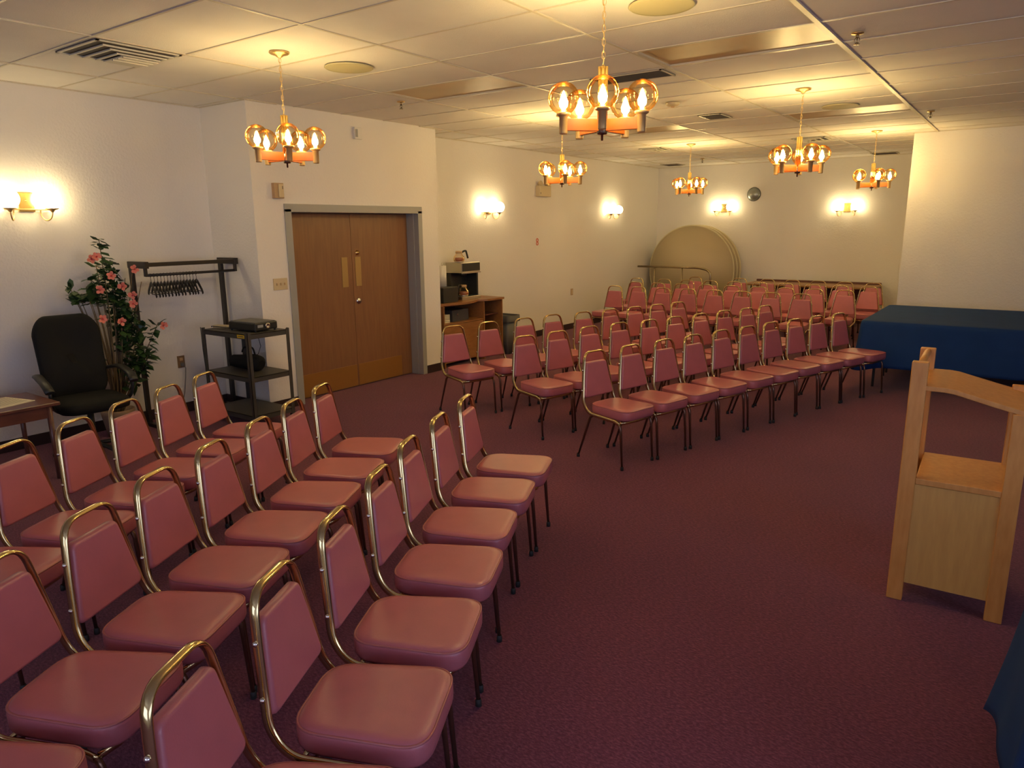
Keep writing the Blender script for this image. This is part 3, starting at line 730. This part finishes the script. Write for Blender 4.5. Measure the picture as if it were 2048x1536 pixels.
# waste bin
t = thing('waste_bin', 'grey plastic waste bin standing beside the coffee desk', 'bin', (-6.12, 8.37, 0))
def rr3(w, h, r, z): return [(x, y, z) for x, y in rrect(w, h, r, 4)]
m = MB(); m.loft([rr3(.12, .10, .03, .0), rr3(.155, .135, .04, .54), rr3(.150, .130, .04, .54), rr3(.115, .095, .03, .02)], cap=True); m.build('body', 'grey_plastic', t)
m = MB(); m.loft([rr3(.152, .132, .04, .525), rr3(.170, .150, .045, .53), rr3(.170, .150, .045, .555), rr3(.150, .130, .04, .555)], cap=False); m.build('rim', 'grey_plastic', t)
m = MB(); m.loft([rr3(.145, .125, .04, .50), rr3(.156, .136, .04, .556), rr3(.174, .154, .045, .560), rr3(.178, .158, .045, .47)], cap=False); m.build('bin_liner', 'dark_grey', t)

# ------------------------------------------------------------------ left side: rack, cart, plant, office chair, side table
t = thing('coat_rack', 'black metal coat rack standing against the left wall', 'coat rack', (-6.60, 3.32, 0))
L = .89
for y in (0, L):
    MB().box(-.025, .025, y-.016, y+.016, .02, 1.50).build('post', 'rack_metal', t, bevel=.003)
    MB().box(-.14, .23, y-.022, y+.022, 0, .035).build('foot', 'rack_metal', t, bevel=.004)
    MB().box(-.025, .27, y-.022, y+.022, 1.475, 1.535).build('bracket', 'rack_metal', t, bevel=.004)
    MB().box(.225, .255, y-.012, y+.012, 1.405, 1.48).build('rod_hanger', 'rack_metal', t, bevel=.003)
MB().box(.215, .265, .02, L-.02, 1.49, 1.525).build('top_bar', 'rack_metal', t, bevel=.004)
MB().cyl((.24, 0, 1.415), (.24, L, 1.415), .0125, 12).build('hanging_rod', 'rack_metal', t)
def make_hanger():
    t = thing('coat_hanger', 'x', 'coat hanger', (0, 0, 0), 0, 'black coat hangers on the rack')
    m = MB(); m.tube([(.018*math.cos(a), 0, .018*math.sin(a)) for a in [math.radians(-50+i*24) for i in range(11)]]+[(-.012, 0, -.020), (0, 0, -.032), (0, 0, -.075)], .0022, 6); m.build('hook', 'rack_metal', t)
    m = MB()
    for s in (-1, 1):
        m.tube([(0, 0, -.072), (s*.05, 0, -.084), (s*.12, 0, -.118), (s*.185, 0, -.150), (s*.205, 0, -.172)], 1, 8, flat=(.021, .0065), ref=(0, 0, 1))
    m.tube([(-.185, 0, -.160), (.185, 0, -.160)], .004, 6)
    m.build('shoulder_bar', 'rack_metal', t); return t
hg = make_hanger()
HN = 15
for i in range(HN):
    c = hg if i == 0 else copy_tree(hg)
    c.location = (-6.36, 3.36+i*.031, 1.4119); c.rotation_euler = (0, 0, -.36+random.uniform(-.035, .035))
    c['label'] = 'black coat hanger, %s from the left on the coat rack' % ('leftmost' if i == 0 else 'last' if i == HN-1 else ['', 'second', 'third', 'fourth', 'fifth', 'sixth', 'seventh', 'eighth', 'ninth', 'tenth', 'eleventh', 'twelfth', 'thirteenth', 'fourteenth'][i])
    if i == 0: c['label'] = 'leftmost black coat hanger on the rod of the coat rack'

t = thing('projector_cart', 'dark metal three-shelf cart standing in the corner by the door', 'cart', (-6.325, 3.77, 0))
CW, CD = .72, .45
for x in (0, CW):
    for y in (0, CD):
        sx = 1 if x == 0 else -1; sy = 1 if y == 0 else -1
        m = MB(); m.box(min(x, x+sx*.035), max(x, x+sx*.035), min(y, y+sy*.004), max(y, y+sy*.004), .06, .90).box(min(x, x+sx*.004), max(x, x+sx*.004), min(y, y+sy*.035), max(y, y+sy*.035), .06, .90)
        m.build('leg', 'cart_metal', t)
        m = MB(); m.off = Matrix.Translation((x+sx*.02, y+sy*.02, .028)) @ Matrix.Rotation(PI/2, 4, 'X'); m.lathe([(.001, -.012), (.026, -.012), (.028, 0), (.026, .012), (.001, .012)], 16)
        m.off = Matrix.Identity(4); m.box(x+sx*.02-.012, x+sx*.02+.012, y+sy*.02-.016, y+sy*.02+.016, .045, .075); m.build('caster', 'rubber', t)
for z in (.10, .46, .855):
    m = MB(); m.box(.005, CW-.005, .005, CD-.005, z+.025, z+.03).box(.005, CW-.005, .005, .009, z-.015, z+.03).box(.005, CW-.005, CD-.009, CD-.005, z-.015, z+.03)
    m.box(.005, .009, .005, CD-.005, z-.015, z+.03).box(CW-.009, CW-.005, .005, CD-.005, z-.015, z+.03); m.build('shelf', 'cart_metal', t)
MB().box(CW-.16, CW-.05, .0025, .0045, .848, .878).build('label_strip', 'yellow_label', t)
MB().box(CW-.145, CW-.065, .0018, .0026, .860, .867).build('label_text', 'ink', t)
ZT = .886
t = thing('projector', 'black flat projector on the top shelf of the cart', 'projector', (-5.87, 4.0, ZT), math.radians(4))
MB().box(-.17, .20, -.12, .14, .012, .085).build('body', 'black_plastic', t, bevel=.012)
MB().box(-.155, .185, -.105, .125, .083, .090).build('lid', 'grey_plastic', t, bevel=.004)
m = MB(); m.off = Matrix.Translation((.20, .02, .050)) @ Matrix.Rotation(PI/2, 4, 'Y'); m.lathe([(.001, 0), (.026, 0), (.026, .012), (.018, .012), (.001, .006)], 20); m.build('lens', 'silver', t)
MB().box(.195, .204, -.09, -.03, .04, .065).build('air_outlet', 'door_steel', t)
for x in (-.15, .18):
    for y in (-.1, .12): MB().cyl((x, y, 0), (x, y, .014), .01, 10).build('foot', 'rubber', t)
t = thing('power_strip', 'pale cable adapter lying at the left of the cart top', 'adapter', (-6.245, 3.92, ZT+.001), .3)
MB().box(-.06, .10, -.035, .035, 0, .028).build('body', 'beige_plastic', t, bevel=.006)
MB().tube([(.10, 0, .015), (.12, .04, .02), (.135, .0, .012), (.11, -.06, .012), (.04, -.07, .02), (-.06, -.05, .02), (-.07, -.04, .012)], .004, 6).build('cable', 'rubber', t)
tag(MB().tube([(-6.30, 3.748, .91), (-6.29, 3.744, .86), (-6.285, 3.742, .70), (-6.27, 3.742, .52), (-6.26, 3.742, .3), (-6.24, 3.742, .12), (-6.2, 3.73, .02)], .0035, 6).build('cable', 'rubber'), 'thin black cable dropping down the left of the cart', 'cable')
tag(MB().tube([(-6.10, 4.18, .825), (-6.02, 4.17, .78), (-5.98, 4.16, .70), (-6.04, 4.17, .62), (-6.12, 4.18, .56)], .003, 6).build('cable', 'rubber'), 'curled black cable hanging below the cart top', 'cable')
m = MB(); m.tube([(-.26, 0, .05), (-.22, .0, .06), (-.05, 0, .068), (.10, 0, .075), (.17, 0, .07), (.20, 0, .06)], [.035, .06, .068, .08, .075, .045], 16)
o = tag(m.build('black_bag', 'black_fabric', loc=(-6.0, 4.02, .495)), 'soft black bag lying on the middle shelf of the cart', 'bag'); 
for v in o.data.vertices: v.co.z = max(v.co.z, 0.0)
t = o; MB().tube(fillet([(-.08, 0, .16), (-.04, -.01, .21), (.08, .01, .22), (.12, 0, .155)], .04), .008, 8).build('strap', 'black_fabric', t)

# flowering artificial plant
t = thing('flowering_plant', 'tall artificial plant with pink flowers between office chair and coat rack', 'plant', (-6.53, 3.01, 0))
MB().lathe([(.001, 0), (.10, 0), (.135, .20), (.14, .24), (.125, .24), (.118, .20), (.001, .20)], 24).build('pot', 'pot', t)
rp = random.Random(11)
# branch tips in the plant's own frame: (y along the wall, z height, x towards the room)
BR = [(.02, 1.74, .02), (-.05, 1.52, .06), (.10, 1.50, .05), (-.26, 1.36, .0), (-.16, 1.24, .10), (.12, 1.36, .10), (.26, 1.50, .06), (.22, 1.28, .12),
      (-.20, 1.12, .02), (.02, 1.20, .12), (.15, 1.10, .12), (-.12, 1.02, .12), (.05, .98, .16), (.42, .98, .08), (.26, 1.0, .14), (.20, .80, .16),
      (-.05, .86, .15), (.28, .72, .12), (.10, .74, .14), (.30, 1.36, .10), (-.02, 1.36, .12), (.0, .62, .12), (.14, 1.22, .0),
      (-.20, 1.30, .0), (-.10, 1.42, .04), (-.15, 1.34, .06), (.05, 1.30, .1), (.12, 1.24, .1), (.0, 1.20, .02), (-.08, 1.22, .04), (.17, 1.40, .08), (.08, 1.56, .04), (-.22, 1.24, .02), (.20, .92, .12)]
def leafquads(m, p, d, l, w_):
    d = d.normalized(); s = d.cross(Vector((0, 0, 1)))
    if s.length < .1: s = Vector((1, 0, 0))
    s.normalize(); s = (s+Vector((rp.uniform(-.4, .4),)*3)).normalized(); nrm = d.cross(s).normalized()*.12
    pts = [p, p+d*l*.3+s*w_*.42+nrm*w_, p+d*l*.65+s*w_*.40+nrm*w_*.5, p+d*l-Vector((0, 0, .012)), p+d*l*.65-s*w_*.40+nrm*w_*.5, p+d*l*.3-s*w_*.42+nrm*w_, p+d*l*.33, p+d*l*.66]
    m.add([tuple(q) for q in pts], [(0, 6, 1), (1, 6, 7, 2), (2, 7, 3), (0, 5, 6), (5, 4, 7, 6), (4, 3, 7)], True)
def blocked(p):                                       # leaves stay out of the rack post and the chair
    x, y, z = p.x-6.53, p.y+3.01, p.z
    if 3.25 < y < 3.39 and x > -6.68 and (x < -6.52 or z > 1.36): return True
    if y < 3.03 and z < 1.18 and x > -6.50: return True
    if y > 3.18 and 1.12 < z < 1.46 and x > -6.58: return True
    return y < 2.92 and z < 1.18 and x > -6.57
stems = MB(); fol = MB(); tips = []
for y, z, x in BR:
    b0 = Vector((rp.uniform(-.03, .03), rp.uniform(-.03, .03), .20)); tip = Vector((x, y, z))
    mid = Vector((x*.4+.02, y*.35+.03, z*.55))
    pts = [b0.lerp(mid, k_/4).lerp(mid.lerp(tip, k_/4), k_/4) for k_ in range(5)]
    stems.tube([tuple(p) for p in pts], [.008, .007, .006, .004, .003], 6)
    L_ = (tip-b0).length; nl = 32
    for k_ in range(nl):
        f = 1-(k_/nl)**1.2*min(.62, .42/L_*1.3)*.8
        if f >= 1: f = .999
        base = b0.lerp(mid, f).lerp(mid.lerp(tip, f), f)
        if base.x < -.2: continue
        d = Vector((rp.uniform(-.45, 1), rp.uniform(-1, 1), rp.uniform(-.5, .55)))
        end = base+d.normalized()*.12
        if any(blocked(base.lerp(end, g_)) for g_ in (0, .3, .6, 1)): continue
        leafquads(fol, base, d, rp.uniform(.07, .125), rp.uniform(.045, .072))
    tips.append(tip)
for v in range(len(fol.v)):                           # nothing pokes through the wall behind
    p = fol.v[v]; fol.v[v] = (max(p[0], -.255), p[1], p[2])
stems.build('stems', 'stem', t); o = fol.build('foliage', 'leaf', t); o['kind'] = 'stuff'
FL = [(-.09, 1.575, .08), (-.055, 1.59, .10), (.02, 1.43, .16), (-.09, 1.32, .16), (.10, 1.335, .16), (.17, 1.255, .18), (.165, 1.18, .18), (.235, 1.475, .14), (-.11, 1.075, .18), (.035, 1.04, .20), (.43, .955, .14)]
for y, z, x in FL:
    f = MB(); c0 = Vector((x, y, z)); dirn = Vector((.95, rp.uniform(-.7, .1), rp.uniform(-.1, .4))).normalized()
    s1 = dirn.cross(Vector((0, 0, 1))).normalized(); s2 = dirn.cross(s1)
    for q in range(5):
        a = 2*PI*q/5+rp.random(); u = s1*math.cos(a)+s2*math.sin(a); v = dirn.cross(u); r = .034
        f.add([tuple(c0), tuple(c0+u*r*.6+v*r*.5+dirn*.012), tuple(c0+u*r*1.1+v*r*.2+dirn*.016), tuple(c0+u*r*1.1-v*r*.25+dirn*.014), tuple(c0+u*r*.6-v*r*.5+dirn*.012)], [(0, 1, 2, 3, 4)])
    fo = f.build('flower', 'petal', t)
    MB().sphere(tuple(c0+dirn*.008), .008, 8).build('flower_heart', 'petal_heart', fo)

# office chair
t = thing('office_chair', 'black high-backed office chair with armrests against the left wall', 'office chair', (-6.09, 2.59, 0), math.radians(-6))
m = MB()
for q in range(5):
    a = 2*PI*q/5+.3; m.tube([(0, 0, .10), (.15*math.cos(a), .15*math.sin(a), .095), (.29*math.cos(a), .29*math.sin(a), .065)], 1, 8, flat=(.018, .022), ref=(0, 0, 1))
m.cyl((0, 0, .08), (0, 0, .13), .035); m.build('star_base', 'black_plastic', t)
for q in range(5):
    a = 2*PI*q/5+.3; x, y = .29*math.cos(a), .29*math.sin(a); m = MB()
    m.off = Matrix.Translation((x, y, .026)) @ Matrix.Rotation(a, 4, 'Z') @ Matrix.Rotation(PI/2, 4, 'X')
    m.lathe([(.001, -.022), (.022, -.022), (.026, -.012), (.026, .012), (.022, .022), (.001, .022)], 14); m.build('caster', 'rubber', t)
MB().cyl((0, 0, .12), (0, 0, .40), .025, 14).build('gas_column', 'black_plastic', t)
MB().box(-.12, .12, -.09, .09, .375, .41).build('seat_plate', 'black_plastic', t, bevel=.01)
def soft(rings): 
    m = MB(); m.loft(rings, cap=True); return m
def so(k, z, w=.255, d=.25, r=.11): return [(x*k+.02, y*k, z) for x, y in rrect(d, w, r, 6)]
soft([so(.85, .405), so(.97, .415), so(1, .45), so(.98, .478), so(.9, .495), so(.6, .505), so(.1, .508)]).build('seat', 'black_fabric', t)
# back: tall rounded shell, curved around the sitter
rings = []
for k_, off in ((.90, -.05), (.98, -.04), (1, -.01), (.98, .025), (.90, .045), (.6, .055), (.1, .058)):
    R = []
    for u, v in rrect(1, 1, .42, 8):
        vv = (v+1)/2; w_ = .215+.042*math.sin(vv*PI*.9); z = .785+(.35*v)*k_
        y = u*w_*k_; x = -.245-.11*vv+.05*math.sin(vv*PI)*-.4+.10*(u*k_)**2*.55+off
        R.append((x, y, z))
    rings.append(R)
soft(rings).build('backrest', 'black_fabric', t)
for s in (-1, 1):
    m = MB(); m.tube(fillet([(-.30, s*.255, .66), (-.10, s*.305, .70), (.10, s*.31, .655), (.17, s*.305, .60)], .08), 1, 10, flat=(.018, .036), ref=(0, 0, 1)); m.build('armrest', 'black_plastic', t)
    m = MB(); m.tube(fillet([(.14, s*.30, .625), (.13, s*.30, .50), (.06, s*.25, .415), (-.02, s*.16, .40)], .06), 1, 8, flat=(.026, .011), ref=(1, 0, 0)); m.build('arm_support', 'black_plastic', t)
MB().tube(fillet([(-.08, 0, .395), (-.28, 0, .42), (-.33, 0, .60)], .08), 1, 8, flat=(.01, .035), ref=(0, 0, 1) if 0 else (1, 0, 0)).build('back_bar', 'black_plastic', t)

# side table with papers
t = thing('side_table', 'dark wood side table at the left edge beside the office chair', 'table', (-5.99, 1.74, 0))
MB().box(-.29, .29, -.50, .49, .555, .58).build('tabletop', 'dark_wood', t, bevel=.005)
m = MB(); m.box(-.27, .27, -.46, -.44, .47, .555).box(-.27, .27, .41, .43, .47, .555).box(-.27, -.25, -.44, .41, .47, .555).box(.25, .27, -.44, .41, .47, .555); m.build('apron', 'dark_wood', t)
for x in (-.26, .26):
    for y in (-.45, .42): MB().tube([(x, y, 0), (x, y, .555)], [.014, .022], 8).build('leg', 'dark_wood', t)
t = thing('newspaper', 'open pale newspaper lying on the dark side table', 'newspaper', (-6.0, 1.90, .581), .25)
MB().box(-.15, .17, -.32, .20, 0, .004).build('sheet', 'paper', t)
m = MB()
for i in range(9): m.box(-.13+.03*i, -.126+.03*i, -.30, -.08+.0*i, .004, .0045); m.box(-.13+.03*i, -.126+.03*i, -.04, .18, .004, .0045)
m.build('print', 'ink', t)
